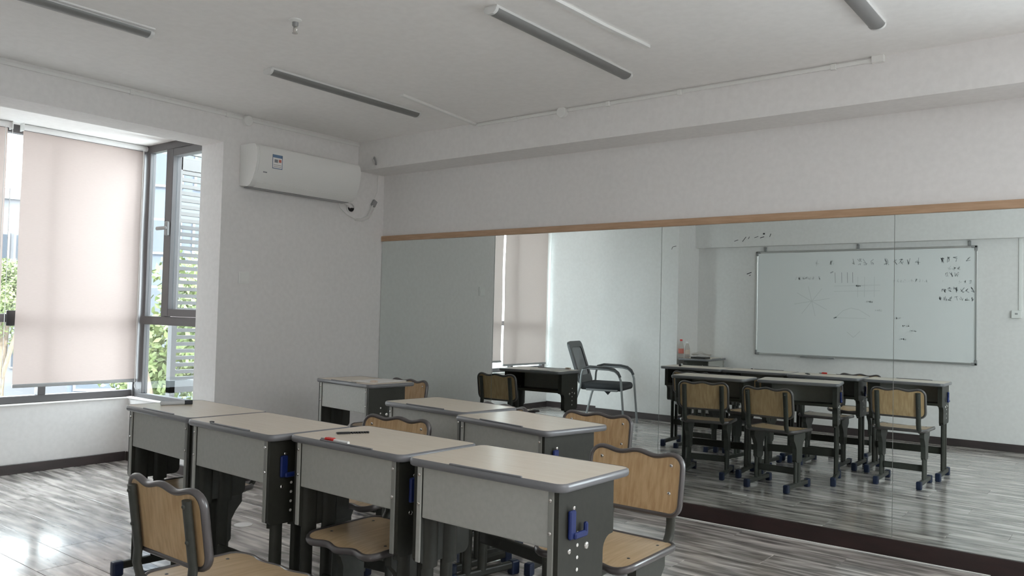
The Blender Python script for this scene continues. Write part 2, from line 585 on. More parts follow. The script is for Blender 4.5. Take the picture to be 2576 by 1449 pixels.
def side_window():
    w = sgroup('window_2')
    y0, y1 = -1.36, -1.31
    MB().box(-1.355, -0.27, y0, y1, 0.483, 0.525, bev=0.003).build('bottom_rail', 'alu_grey', w)
    MB().box(-1.355, -0.27, y0, y1, 2.43, 2.49, bev=0.003).build('top_rail', 'alu_grey', w)
    MB().box(-0.32, -0.27, y0, y1, 0.525, 2.43, bev=0.003).build('jamb', 'alu_grey', w)
    MB().box(-1.355, -1.240, y0, y1, 0.525, 2.43, bev=0.003).build('jamb', 'alu_grey', w)
    MB().box(-1.240, -0.32, y0 - 0.01, y1, 1.07, 1.135, bev=0.003).build('transom', 'alu_grey', w)
    MB().box(-0.995, -0.935, y0, y1, 1.135, 2.43, bev=0.003).build('mullion', 'alu_grey', w)
    MB().box(-1.240, -0.995, -1.338, -1.332, 1.135, 2.43).build('glass_pane', 'glass', w)
    MB().box(-1.240, -0.32, -1.338, -1.332, 0.525, 1.07).build('glass_pane', 'glass', w)
    sf = MB()
    sf.box(-0.935, -0.875, y0 - 0.012, y1 + 0.01, 1.14, 2.425, bev=0.003)
    sf.box(-0.38, -0.32, y0 - 0.012, y1 + 0.01, 1.14, 2.425, bev=0.003)
    sf.box(-0.875, -0.38, y0 - 0.012, y1 + 0.01, 1.14, 1.195, bev=0.003)
    sf.box(-0.875, -0.38, y0 - 0.012, y1 + 0.01, 2.37, 2.425, bev=0.003)
    s = sf.build('casement_sash', 'alu_grey', w)
    MB().box(-0.875, -0.38, -1.338, -1.332, 1.195, 2.37).build('glass_pane', 'glass', s)
    MB().box(-0.925, -0.885, -1.398, -1.370, 1.755, 1.865, bev=0.006).box(-1.03, -0.885, -1.412, -1.392, 1.80, 1.828, bev=0.007).build('window_handle', 'plastic_grey', s)
    return w


front_window()
side_window()
w3 = sgroup('added_window')                      # unseen window added beyond the mirror to brighten the room
for a, b in ((5.48, 6.135), (6.165, 6.82)):
    MB().box(a, b, 0.08, 0.086, 0.80, 2.30).build('glass_pane', 'glass', w3)
for x_ in (5.45, 6.135, 6.82):
    MB().box(x_, x_ + 0.03, 0.06, 0.11, 0.75, 2.342).build('mullion', 'alu_grey', w3)
MB().box(5.45, 6.85, 0.06, 0.11, 0.75, 0.80).build('bottom_rail', 'alu_grey', w3)
MB().box(5.45, 6.85, 0.06, 0.11, 2.30, 2.342).build('top_rail', 'alu_grey', w3)


def blind(ya, yb, zb, label, side=1):
    t = thing('roller_blind', label, 'blind', (-1.30, (ya + yb) / 2, 2.49), 0, 'beige roller blinds in the bay window')
    hw = (yb - ya) / 2
    bm = MB()
    n = 14
    v = []
    for i in range(n + 1):
        z = -0.045 - (2.445 - zb) * i / n
        xo = -0.02 + 0.004 * math.sin(i * 0.9)
        v.append([bm.bm.verts.new((xo, -hw + 0.012 + (2 * hw - 0.024) * k / 6, z)) for k in range(7)])
    for a, b in zip(v, v[1:]):
        for k in range(6):
            bm.bm.faces.new((a[k], a[k + 1], b[k + 1], b[k]))
    f = bm.build('blind_fabric', 'blind', t, 180)
    MB().tube([(0, -hw, -0.024), (0, hw, -0.024)], 0.021, n=14).build('roller_tube', 'wall', t, 40)
    zz = zb - 2.49
    MB().box(-0.031, -0.009, -hw + 0.01, hw - 0.01, zz - 0.022, zz + 0.004, bev=0.004).build('bottom_bar', 'plastic_grey', t)
    for s in (-1, 1):
        MB().box(-0.03, 0.03, s * hw - 0.003 + s * 0.003, s * hw + 0.003 + s * 0.003, -0.055, -0.001).build('end_bracket', 'plastic_white', t)
    pts = []
    y = hw + 0.012 if side > 0 else -hw + 0.030
    for k in range(20):
        pts.append((0.0, y, -0.03 - k * (1.86 / 19)))
    for k in range(1, 12):
        a = math.pi * k / 12
        pts.append((0.01, y - 0.025 + 0.025 * math.cos(a), -1.89 - 0.05 * math.sin(a)))
    for k in range(20):
        pts.append((0.018, y - 0.05, -1.89 + k * (1.86 / 19)))
    MB().tube(pts, 0.0022, n=5).build('bead_chain', 'plastic_white', t)
    return t


blind(-2.272, -1.357, 0.632, 'beige roller blind nearest the air conditioner, in the left window seen directly')
blind(-3.285, -2.348, 0.640, 'middle beige roller blind, cut by the left edge of the photo')
blind(-4.232, -3.300, 0.590, 'beige roller blind beside the office chair, seen in the mirror', -1)


# ---------------------------------------------------------------- desks
def desk_proto():
    t = thing('student_desk', '-', 'desk', group='student desks')
    W2, D2 = 0.30, 0.1866
    out = []
    for (cx, cy, a0, r) in ((W2 - 0.035, D2 - 0.012, 0, 0), (-W2 + 0.012, D2 - 0.012, 90, 0), (-W2 + 0.012, -D2 + 0.012, 180, 0), (W2 - 0.035, -D2 + 0.035, 270, 0)):
        pass
    top = rrect(-W2 + 0.006, W2 - 0.006, -D2 + 0.006, D2 - 0.006, 0.026, 5)
    tt = MB().prism(top, 'z', 0.738, 0.7608).build('tabletop', 'desk_wood', t)
    path = [(x, y, 0.7495) for x, y in rrect(-W2 + 0.005, W2 - 0.005, -D2 + 0.005, D2 - 0.005, 0.027, 5)]
    MB().tube(path, 0.0065, n=8, closed=True, rb=0.0122, up=(0, 0, 1)).build('edge_band', 'edge_grey', tt, 60)
    MB().box(-0.12, 0.155, -D2 + 0.002, -D2 + 0.011, 0.7605, 0.7655, bev=0.002).build('pen_stop', 'edge_grey', tt)
    # front panel (faces away from the pupil)
    MB().box(-0.243, 0.243, -0.168, -0.156, 0.578, 0.738, bev=0.004, seg=2).build('front_panel', 'steel_light', t)
    # book tray
    tb = MB().box(-0.25, 0.25, -0.156, 0.110, 0.580, 0.588).box(-0.25, 0.25, 0.100, 0.112, 0.580, 0.600, bev=0.002)
    tb.build('book_tray', 'steel_dark', t)
    # side panels: wide box part with a narrower tongue going down
    prof = [(-0.170, 0.738), (-0.170, 0.455)]
    for k in range(1, 6):
        a = math.pi + math.pi / 2 * k / 6
        prof.append((-0.145 + 0.025 * math.cos(a), 0.455 + 0.025 * math.sin(a)))
    prof += [(-0.145, 0.430), (0.035, 0.430)]
    for k in range(1, 6):
        a = -math.pi / 2 + math.pi / 2 * k / 6
        prof.append((0.035 + 0.025 * math.cos(a), 0.455 + 0.025 * math.sin(a)))
    prof += [(0.060, 0.455), (0.060, 0.53)]
    for k in range(1, 6):
        a = math.pi - math.pi / 2 * k / 6
        prof.append((0.105 + 0.045 * math.cos(a), 0.532 + 0.043 * math.sin(a)))
    prof += [(0.115, 0.575), (0.115, 0.738)]
    for s in (-1, 1):
        x0, x1 = (0.245, 0.277) if s > 0 else (-0.277, -0.245)
        sp = MB().prism(prof, 'x', x0, x1).build('side_panel', 'steel_dark', t)
        xo = 0.277 if s > 0 else -0.277
        for k in range(5):
            MB().dome((xo, -0.075, 0.61 - k * 0.034), (s, 0, 0), 0.0055, 0.0015).build('height_hole', 'hole', sp)  # pale discs paint the light seen through the open holes
        MB().dome((xo, -0.028, 0.566), (s, 0, 0), 0.011, 0.004).build('bolt', 'chrome', sp)
        MB().dome((xo, -0.115, 0.566), (s, 0, 0), 0.008, 0.003).build('bolt', 'chrome', sp)
        # pale rib carrying the panel screws, shade painted into the right one
        MB().box(min(s * 0.243, s * 0.262), max(s * 0.243, s * 0.262), -0.174, -0.168, 0.44, 0.738, bev=0.002).build('front_flange', 'steel_light' if s < 0 else 'steel_shaded', sp)
        for z in (0.712, 0.622):
            MB().dome((s * 0.2515, -0.1735, z), (0, -1, 0), 0.0065, 0.005).build('screw', 'chrome', sp)
        # telescoping column
        for yl in (-0.122, -0.032):
            MB().tube([(s * 0.258, yl, 0.43), (s * 0.258, yl, 0.05)], 0.026, n=12, rb=0.0135, up=(1, 0, 0)).build('leg', 'steel_dark', t, 50)
            MB().tube([(s * 0.248, yl, 0.60), (s * 0.248, yl, 0.415)], 0.033, n=12, rb=0.016, up=(1, 0, 0)).build('leg_sleeve', 'steel_dark', t, 50)
        ft = MB().box(s * 0.262 - 0.016, s * 0.262 + 0.016, -0.205, 0.165, 0.028, 0.062, bev=0.008, seg=2).build('foot', 'steel_dark', t)
        for y in (-0.205, 0.165):
            e = 1 if y > 0 else -1
            MB().box(s * 0.262 - 0.020, s * 0.262 + 0.020, y - 0.026, y + 0.022, 0.0, 0.066, bev=0.008, seg=2).build('foot_cap', 'navy', ft)
    MB().box(-0.25, 0.25, -0.062, -0.040, 0.185, 0.240, bev=0.005).build('crossbar', 'steel_dark', t)
    # bag hook on the right-hand side
    hk = MB()
    hk.box(0.277, 0.289, -0.128, -0.098, 0.600, 0.680, bev=0.004)
    hk.box(0.283, 0.296, -0.112, -0.048, 0.600, 0.618, bev=0.004)
    hk.box(0.284, 0.296, -0.060, -0.046, 0.604, 0.640, bev=0.004)
    h = hk.build('bag_hook', 'blue', t)
    MB().dome((0.289, -0.113, 0.688), (1, 0, 0), 0.006, 0.003).build('screw', 'chrome', h)
    return t


DESKS = [
    ('A1', 1.6193, -2.6018, -0.0495, 'grey school desk nearest the window in the front row, marker pen on its top'),
    ('A2', 2.2229, -2.6453, -0.0379, 'second school desk from the window in the front row, bare top'),
    ('A3', 2.8366, -2.5989, -0.0263, 'school desk in the front row with a red pen and black comb on top'),
    ('A4', 3.4613, -2.6132, -0.0066, 'nearest school desk at the right end of the front row, blue hook in full view'),
    ('B1', 0.9366, -0.9853, -0.1026, 'school desk standing alone by the back wall with white paper on it'),
    ('B2', 2.2425, -1.5894, -0.0879, 'bare school desk of the rear row, left of the chair with bright wood back'),
    ('B3', 2.8777, -1.7714, -0.1865, 'rear row school desk at the right end, turned slightly toward the mirror'),
    ('T', 0.875, -4.330, math.radians(86), 'school desk in the corner by the column holding two bottles and papers'),
]
d0 = desk_proto()
for i, (k, x, y, a, lab) in enumerate(DESKS):
    if i == 0:
        d0.location = (x, y, 0)
        d0.rotation_euler = (0, 0, a)
        d0['label'] = lab
    else:
        r = dup(d0, (x, y, 0), a, lab, 'student desks')
        if k == 'B1':                            # this one has lost its bag hook
            for h in [c for c in kids(r) if c.name.startswith('bag_hook')]:
                for g in kids(h):
                    bpy.data.objects.remove(g)
                bpy.data.objects.remove(h)


# ---------------------------------------------------------------- chairs
def wave_outline(x0, x1, z0, ztop, amp, r, n=24):
    """rounded board: flat lower edge, wavy upper edge"""
    pts = []
    for cx, cz, a0 in ((x0 + r, z0 + r, 180), (x1 - r, z0 + r, 270)):
        for k in range(6):
            a = math.radians(a0 + 90 * k / 5)
            pts.append((cx + r * math.cos(a), cz + r * math.sin(a)))
    for k in range(6):
        a = math.radians(90 * k / 5)
        pts.append((x1 - r + r * math.cos(a), ztop - r + r * math.sin(a)))
    for k in range(1, n):
        t = 1 - k / n
        pts.append((x0 + r + (x1 - x0 - 2 * r) * t, ztop - amp + amp * math.cos(4 * math.pi * t)))
    for k in range(6):
        a = math.radians(90 + 90 * k / 5)
        pts.append((x0 + r + r * math.cos(a), ztop - r + r * math.sin(a)))
    return pts


def chair_proto(low=0.0):
    t = thing('student_chair', '-', 'chair', group='student chairs')
    # local frame: sitter faces -y, origin on the floor under the seat centre
    # seat
    def seat_z(x, y):
        return 0.438 - 0.010 * max(0.0, (-y - 0.09) / 0.09) ** 2 - 0.006 * (1 - (x / 0.19) ** 2)
    o2 = []
    base = wave_outline(-0.19, 0.19, -0.175, 0.185, 0.008, 0.05)
    for x, v in base:
        o2.append((x, -v))
    bm = MB()
    nv = len(o2)
    rings = []
    for f in (0.0, 0.35, 0.7, 0.985):
        rings.append([(x * f, y * f) for x, y in o2])
    tv = [[bm.bm.verts.new((x, y, seat_z(x, y))) for x, y in rg] for rg in rings[1:]]
    bv = [[bm.bm.verts.new((x, y, seat_z(x, y) - 0.016)) for x, y in rg] for rg in rings[1:]]
    ct, cb = bm.bm.verts.new((0, 0, seat_z(0, 0))), bm.bm.verts.new((0, 0, seat_z(0, 0) - 0.016))
    for L, c in ((tv, ct), (bv, cb)):
        for k in range(nv):
            bm.bm.faces.new((c, L[0][k], L[0][(k + 1) % nv]))
        for a, b in zip(L, L[1:]):
            for k in range(nv):
                bm.bm.faces.new((a[k], b[k], b[(k + 1) % nv], a[(k + 1) % nv]))
    for k in range(nv):
        bm.bm.faces.new((tv[-1][k], bv[-1][k], bv[-1][(k + 1) % nv], tv[-1][(k + 1) % nv]))
    bmesh.ops.recalc_face_normals(bm.bm, faces=bm.bm.faces)
    seat = bm.build('seat', 'seat_wood', t, 40)
    MB().tube([(x * 0.985, y * 0.985, seat_z(x, y) - 0.008) for x, y in o2], 0.0085, n=10, closed=True, rb=0.0125, up=(0, 0, 1)).build('edge_band', 'edge_chair', seat, 60)
    for x in (-0.14, 0.14):
        for y in (-0.09, 0.11):
            MB().dome((x, y, seat_z(x, y) - 0.0005), (0, 0, 1), 0.006, 0.0025).build('rivet', 'frame_dark', seat)
    # backrest
    ob = wave_outline(-0.19, 0.19, 0.525, 0.735, 0.006, 0.042)

    def back_y(x, z):
        return 0.185 + 0.10 * (z - 0.525) / 0.21 * 0.30 - 0.012 * (x / 0.19) ** 2
    bm = MB()
    cx, cz = 0.0, 0.63
    fr, bk = [], []
    for f in (0.35, 0.7, 0.985):
        fr.append([bm.bm.verts.new((x * f, back_y(x * f, cz + (z - cz) * f) - 0.006, cz + (z - cz) * f)) for x, z in ob])
        bk.append([bm.bm.verts.new((x * f, back_y(x * f, cz + (z - cz) * f) + 0.006, cz + (z - cz) * f)) for x, z in ob])
    nv = len(ob)
    for L, dy in ((fr, -0.006), (bk, 0.006)):
        c = bm.bm.verts.new((0, back_y(0, cz) + dy, cz))
        for k in range(nv):
            bm.bm.faces.new((c, L[0][k], L[0][(k + 1) % nv]))
        for a, b in zip(L, L[1:]):
            for k in range(nv):
                bm.bm.faces.new((a[k], b[k], b[(k + 1) % nv], a[(k + 1) % nv]))
    for k in range(nv):
        bm.bm.faces.new((fr[-1][k], bk[-1][k], bk[-1][(k + 1) % nv], fr[-1][(k + 1) % nv]))
    bmesh.ops.recalc_face_normals(bm.bm, faces=bm.bm.faces)
    back = bm.build('backrest', 'chair_wood', t, 40)
    MB().tube([(x * 0.985, back_y(x, z), cz + (z - cz) * 0.985) for x, z in ob], 0.0088, n=10, closed=True, rb=0.0125, up=(0, 1, 0)).build('edge_band', 'edge_chair', back, 60)
    for x in (-0.143, 0.143):
        for z in (0.697, 0.602):
            MB().dome((x, back_y(x, z) - 0.006, z), (0, -1, 0), 0.0075, 0.005).build('bolt', 'chrome', back)
    # back posts, curving forward under the seat
    for s in (-1, 1):
        x = 0.143 * s
        pts = [(x, back_y(x, 0.712) + 0.018, 0.712), (x, back_y(x, 0.60) + 0.018, 0.60), (x, back_y(x, 0.53) + 0.018, 0.53), (x, 0.200, 0.49), (x, 0.190, 0.455), (x, 0.170, 0.428), (x, 0.140, 0.415), (x, 0.08, 0.411), (x, -0.14, 0.411)]
        MB().tube(pts, 0.0105, n=12, rb=0.0175, up=(1, 0.0, 0.0)).build('back_post', 'chair_steel', t, 60)
        for z in (0.697, 0.602):
            MB().dome((x, back_y(x, z) + 0.027, z), (0, 1, 0), 0.007, 0.006).build('post_nut', 'chair_steel', back)
        # leg: stamped plate, column, foot
        xl = 0.150 * s
        pl = [(-0.085, 0.408), (0.115, 0.408), (0.115, 0.37), (0.085, 0.335), (0.065, 0.30), (0.065, 0.215), (0.05, 0.20), (-0.02, 0.20), (-0.035, 0.215), (-0.035, 0.30), (-0.05, 0.335), (-0.085, 0.37)]
        MB().prism(pl, 'x', xl - 0.016, xl + 0.016).build('leg_plate', 'chair_steel', t)
        for yl in (-0.012, 0.044):
            MB().tube([(xl, yl, 0.30), (xl, yl, 0.04)], 0.019, n=12, rb=0.0125, up=(1, 0, 0)).build('leg', 'chair_steel', t, 50)
        ft = MB().box(xl - 0.015, xl + 0.015, -0.16, 0.19, 0.024, 0.056, bev=0.007, seg=2).build('foot', 'chair_steel', t)
        for y in (-0.165, 0.195):
            MB().box(xl - 0.019, xl + 0.019, y - 0.024, y + 0.02, 0.0, 0.060, bev=0.008, seg=2).build('foot_cap', 'navy', ft)
    MB().box(-0.14, 0.14, 0.005, 0.025, 0.108, 0.155, bev=0.005).build('crossbar', 'chair_steel', t)
    MB().box(-0.14, 0.14, -0.10, -0.08, 0.385, 0.41, bev=0.003).build('seat_rail', 'chair_steel', t)
    return t


# backrest top centre sits 0.215 behind the seat centre
CHAIRS = [
    (3.53, -1.975, 0.0, 'wooden school chair pushed under the nearest desk, largest wooden backrest in view'),
    (2.842, -1.143, 0.08, 'wooden school chair behind the rear row desk turned toward the mirror'),
    (0.862, -0.485, -0.05, 'wooden school chair at the lone desk by the back wall'),
    (2.31, -2.005, 0.12, 'wooden school chair behind the second desk from the window, in the front row'),
    (2.315, -1.225, -0.20, 'school chair tucked behind the bare rear row desk, seen best in the mirror'),
    (2.825, -2.385, 0.0, 'school chair pushed fully under the desk with the red pen, only its seat showing'),
    (1.66, -2.385, 0.0, 'school chair pushed fully under the window side desk of the front row'),
]
c0 = chair_proto()
for i, (x, y, a, lab) in enumerate(CHAIRS):
    px = x + 0.215 * math.sin(a)
    py = y - 0.215 * math.cos(a)
    if i == 0:
        c0.location = (px, py, 0)
        c0.rotation_euler = (0, 0, a)
        c0['label'] = lab
    else:
        dup(c0, (px, py, -0.012 if y == -2.385 else 0), a, lab, 'student chairs')
dup(c0, (2.88, -3.451 + 0.215, 0), math.pi, 'school chair in the left foreground seen from behind, facing the front row', 'student chairs')


# ---------------------------------------------------------------- office chair by the niche (seen in the mirror)
def office_chair():
    t = thing('office_chair', 'grey mesh backed office chair with armrests standing by the column, seen in the mirror', 'chair', (0.20, -3.30, 0), math.radians(-14))
    # local: sitter faces +x
    MB().box(-0.25, 0.245, -0.235, 0.235, 0.402, 0.482, bev=0.034, seg=3).build('seat', 'fabric_dark', t, 60)
    # backrest frame + mesh, leaning back
    out = rrect(-0.22, 0.22, 0.0, 0.50, 0.06, 6)
    inn = rrect(-0.165, 0.165, 0.10, 0.43, 0.04, 6)
    rot = Matrix.Rotation(-0.33, 4, 'Y')
    rot.translation = Vector((-0.245, 0, 0.455))
    bm = MB()
    n = len(out)
    for sx in (-0.013, 0.013):
        pass
    vo = [[bm.bm.verts.new(rot @ Vector((sx, a, b))) for a, b in out] for sx in (-0.014, 0.014)]
    vi = [[bm.bm.verts.new(rot @ Vector((sx, a, b))) for a, b in inn] for sx in (-0.014, 0.014)]
    for k in range(n):
        k2 = (k + 1) % n
        bm.bm.faces.new((vo[0][k], vo[0][k2], vi[0][k2], vi[0][k]))
        bm.bm.faces.new((vo[1][k], vi[1][k], vi[1][k2], vo[1][k2]))
        bm.bm.faces.new((vo[0][k], vo[1][k], vo[1][k2], vo[0][k2]))
        bm.bm.faces.new((vi[0][k], vi[0][k2], vi[1][k2], vi[1][k]))
    bmesh.ops.recalc_face_normals(bm.bm, faces=bm.bm.faces)
    fr = bm.build('backrest', 'frame_dark', t, 40)
    mm = MB()
    mm.bm.faces.new([mm.bm.verts.new(rot @ Vector((0.0, a, b))) for a, b in inn])
    r = bmesh.ops.solidify(mm.bm, geom=list(mm.bm.faces), thickness=0.004)
    mm.build('back_mesh', 'mesh_back', fr)
    for s in (-1, 1):
        y = s * 0.265
        # one bent tube: back leg, arm, front leg
        pts = [(-0.34, y, 0.012), (-0.27, y, 0.30), (-0.225, y, 0.44), (-0.215, y * 0.98, 0.57), (-0.20, y, 0.625), (-0.15, y, 0.645), (0.10, y, 0.64), (0.17, y, 0.625), (0.215, y, 0.585), (0.24, y, 0.52), (0.285, y, 0.012)]
        MB().tube(pts, 0.0125, n=10).build('leg_frame', 'chrome_tube', t, 60)
        pts = [(-0.20, y, 0.640), (-0.12, y, 0.664), (0.08, y, 0.660), (0.16, y, 0.645), (0.205, y, 0.612), (0.232, y, 0.560)]
        MB().tube(pts, 0.024, n=10, rb=0.014, up=(0, 0, 1)).build('armrest', 'frame_dark', t, 60)
        MB().box(-0.16, 0.20, s * 0.225, s * 0.265, 0.40, 0.42, bev=0.004).build('seat_support', 'chrome_tube', t) if s > 0 else MB().box(-0.16, 0.20, -0.265, -0.225, 0.40, 0.42, bev=0.004).build('seat_support', 'chrome_tube', t)
    mm = MB()
    mm.prism([(0.02, 0.415), (0.13, 0.415), (0.10, 0.375), (0.085, 0.36), (0.06, 0.385)], 'y', 0.228, 0.232)
    mm.build('torn_lining', 'fabric_dark', t)


office_chair()


# ---------------------------------------------------------------- whiteboard
def whiteboard():
    x0, x1, z0, z1 = 1.3936, 3.670, 0.8235, 2.0257
    t = thing('whiteboard', 'large whiteboard with faded handwriting hung on the wall, seen in the mirror', 'whiteboard', (0, WL, 0))
    MB().box(x0 + 0.01, x1 - 0.01, 0.008, 0.022, z0 + 0.01, z1 - 0.01).build('board', 'board', t)
    fb = 0.006
    for (a, b, c, d) in ((x0 + 0.05, x1 - 0.05, z1 - 0.022, z1), (x0 + 0.05, x1 - 0.05, z0, z0 + 0.022), (x0, x0 + 0.022, z0 + 0.05, z1 - 0.05), (x1 - 0.022, x1, z0 + 0.05, z1 - 0.05)):
        MB().box(a, b, 0.006, 0.030, c, d, bev=0.004).build('frame_rail', 'alu', t)
    for xx, sx in ((x0, 1), (x1, -1)):
        for zz, sz in ((z0, 1), (z1, -1)):
            c = MB()
            c.box(min(xx, xx + sx * 0.055), max(xx, xx + sx * 0.055), 0.004, 0.033, min(zz, zz + sz * 0.025), max(zz, zz + sz * 0.025), bev=0.005)
            c.box(min(xx, xx + sx * 0.025), max(xx, xx + sx * 0.025), 0.004, 0.033, min(zz, zz + sz * 0.055), max(zz, zz + sz * 0.055), bev=0.005)
            c.build('corner_cap', 'plastic_grey', t)
    for x in (1.50, 2.53, 3.60):
        MB().box(x - 0.012, x + 0.012, 0.002, 0.02, z1 - 0.005, z1 + 0.05, bev=0.003).dome((x, 0.02, z1 + 0.04), (0, 1, 0), 0.014, 0.008).build('hanging_bracket', 'plastic_grey', t)
    MB().box(1.93, 2.30, 0.02, 0.065, z0 - 0.008, z0 + 0.006, bev=0.003).build('pen_tray', 'plastic_grey', t)
    rr = random.Random(3)
    dark, faint = MB(), MB()

    def stroke(mb, pts, w):
        y = 0.0224
        for (ax, az), (bx, bz) in zip(pts, pts[1:]):
            d = Vector((bx - ax, bz - az))
            if d.length < 1e-4:
                continue
            nrm = Vector((-d.y, d.x)).normalized() * w / 2
            mb.bm.faces.new([mb.bm.verts.new((px, y, pz)) for px, pz in ((ax + nrm.x, az + nrm.y), (bx + nrm.x, bz + nrm.y), (bx - nrm.x, bz - nrm.y), (ax - nrm.x, az - nrm.y))])

    def text(mb, xa, xb, z, h, w=0.006, gap=0.25):
        x = xa
        while x < xb:
            cw = h * rr.uniform(0.55, 0.9)
            if rr.random() > gap:
                for q in range(rr.randint(2, 4)):
                    p = [(x + rr.random() * cw, z + rr.uniform(-.5, .5) * h) for _ in range(rr.randint(2, 3))]
                    stroke(mb, p, w)
            x += cw * 1.25
    # right-hand list (left in the mirror)
    text(dark, 3.34, 3.62, 1.885, 0.07, 0.007, 0.15)
    text(faint, 3.40, 3.60, 1.80, 0.045, 0.006)
    text(dark, 3.38, 3.60, 1.735, 0.05, 0.005)
    text(faint, 3.30, 3.60, 1.665, 0.045, 0.006)
    text(dark, 3.34, 3.62, 1.58, 0.06, 0.008, 0.15)
    text(dark, 3.28, 3.62, 1.49, 0.05, 0.006, 0.15)
    # heading groups
    for xa, xb in ((3.02, 3.14), (2.88, 2.97), (2.72, 2.82), (2.58, 2.66), (2.46, 2.53), (2.22, 2.33), (2.08, 2.18)):
        text(dark if xa > 2.4 else faint, xa, xb, 1.88, 0.075, 0.006, 0.1)
    text(faint, 1.80, 2.12, 1.71, 0.04, 0.007, 0.2)
    text(faint, 2.85, 3.20, 1.675, 0.04, 0.005)
    # marks row with long verticals
    for x in (2.29, 2.36, 2.42, 2.475):
        stroke(dark, [(x, 1.77), (x + 0.004, 1.655)], 0.006)
    stroke(dark, [(2.24, 1.765), (2.27, 1.78)], 0.012)
    for z in (1.62, 1.56):
        stroke(faint, [(2.28, z), (2.76, z + 0.01)], 0.005)
    for x in (2.53, 2.60, 2.70):
        stroke(faint, [(x, 1.72), (x, 1.50)], 0.005)
    text(dark, 2.51, 2.56, 1.62, 0.02, 0.006, 0)
    # star figure
    for k in range(4):
        a = math.pi * k / 4 + 0.2
        stroke(faint, [(2.04 - 0.2 * math.cos(a), 1.45 - 0.17 * math.sin(a)), (2.04 + 0.2 * math.cos(a), 1.45 + 0.17 * math.sin(a))], 0.006)
    # arch with baseline and triangle below
    stroke(faint, [(2.30, 1.27), (2.38, 1.35), (2.46, 1.38), (2.55, 1.36), (2.66, 1.29)], 0.006)
    stroke(dark, [(2.28, 1.265), (2.31, 1.275)], 0.014)
    stroke(faint, [(2.30, 1.27), (2.62, 1.27)], 0.005)
    stroke(faint, [(2.42, 1.12), (2.49, 1.06), (2.56, 1.13)], 0.006)
    for x, z in ((2.62, 1.45), (2.71, 1.36), (2.98, 1.20), (2.9, 1.28), (3.05, 1.15), (2.95, 1.06)):
        text(faint, x, x + 0.06, z, 0.02, 0.007, 0)
    d = dark.build('handwriting', 'ink', t)
    d['kind'] = 'stuff'
    f = faint.build('handwriting', 'ink_faint', t)
    f['kind'] = 'stuff'


whiteboard()
# cable trunking with a socket box at its foot
t = thing('cable_trunking', 'white vertical cable trunking right of the whiteboard, seen in the mirror', 'trunking', (4.035, WL, 0))
MB().box(-0.013, 0.013, 0, 0.014, 1.38, 2.085, bev=0.002).build('duct', 'plastic_white', t)
t = thing('wall_socket', 'white socket box on the wall right of the whiteboard, under the trunking', 'socket', (4.005, WL, 1.345))
MB().box(-0.043, 0.043, 0, 0.035, -0.043, 0.034, bev=0.004).build('box', 'plastic_white', t)
MB().box(-0.012, 0.012, 0.035, 0.037, -0.008, 0.008).build('pin_face', 'plastic_grey', t)


# ---------------------------------------------------------------- air conditioner on the pier
def air_conditioner():
    t = thing('air_conditioner', 'white wall mounted air conditioner with a blue energy label on the back wall', 'air conditioner', (0, -0.90, 2.06))
    prof = [(0.001, 0.012), (0.095, 0.002), (0.125, 0.012), (0.158, 0.050), (0.185, 0.105), (0.202, 0.170), (0.205, 0.225), (0.196, 0.265), (0.175, 0.290), (0.145, 0.297), (0.001, 0.297)]
    MB().prism(prof, 'y', -0.465, 0.465).build('body', 'plastic_white', t, 40)
    # prism along y maps (x,z)
    front = [(0.150, 0.045), (0.1875, 0.105), (0.2045, 0.170), (0.2075, 0.225), (0.1985, 0.267), (0.186, 0.283), (0.19, 0.26), (0.198, 0.225), (0.195, 0.170), (0.178, 0.110), (0.150, 0.060)]
    MB().prism(front, 'y', -0.445, 0.460).build('front_cover', 'plastic_white', t, 40)
    MB().prism([(0.100, 0.000), (0.128, 0.011), (0.148, 0.033), (0.144, 0.037), (0.122, 0.016), (0.099, 0.005)], 'y', -0.42, 0.44).build('air_flap', 'plastic_white', t, 40)
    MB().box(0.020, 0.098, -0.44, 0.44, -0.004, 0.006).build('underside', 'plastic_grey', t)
    lab = MB().box(0.2075, 0.2085, -0.345, -0.262, 0.135, 0.233).build('energy_label', 'paper', t)
    lab.rotation_euler = (0, 0, 0)
    MB().box(0.2085, 0.2090, -0.345, -0.262, 0.212, 0.233).build('label_heading', 'print_blue', lab)
    MB().box(0.2085, 0.2090, -0.345, -0.262, 0.135, 0.140).build('label_foot', 'print_blue', lab)
    for ya in (-0.345, -0.266):
        MB().box(0.2085, 0.2090, ya, ya + 0.004, 0.135, 0.233).build('label_border', 'print_blue', lab)
    MB().box(0.2085, 0.2090, -0.328, -0.300, 0.178, 0.200).build('label_bars', 'print_grey', lab)
    MB().box(0.2085, 0.2090, -0.292, -0.272, 0.182, 0.202).build('label_arrow', 'print_red', lab)
    MB().box(0.2085, 0.2090, -0.335, -0.272, 0.160, 0.163).build('label_line', 'print_grey', lab)
    MB().box(0.2085, 0.2090, -0.335, -0.272, 0.148, 0.151).build('label_line', 'print_grey', lab)
    MB().box(0.186, 0.189, -0.402, -0.372, 0.098, 0.106, rot=Matrix.Rotation(0.3, 3, 'Y')).build('badge', 'print_grey', t)
    return t


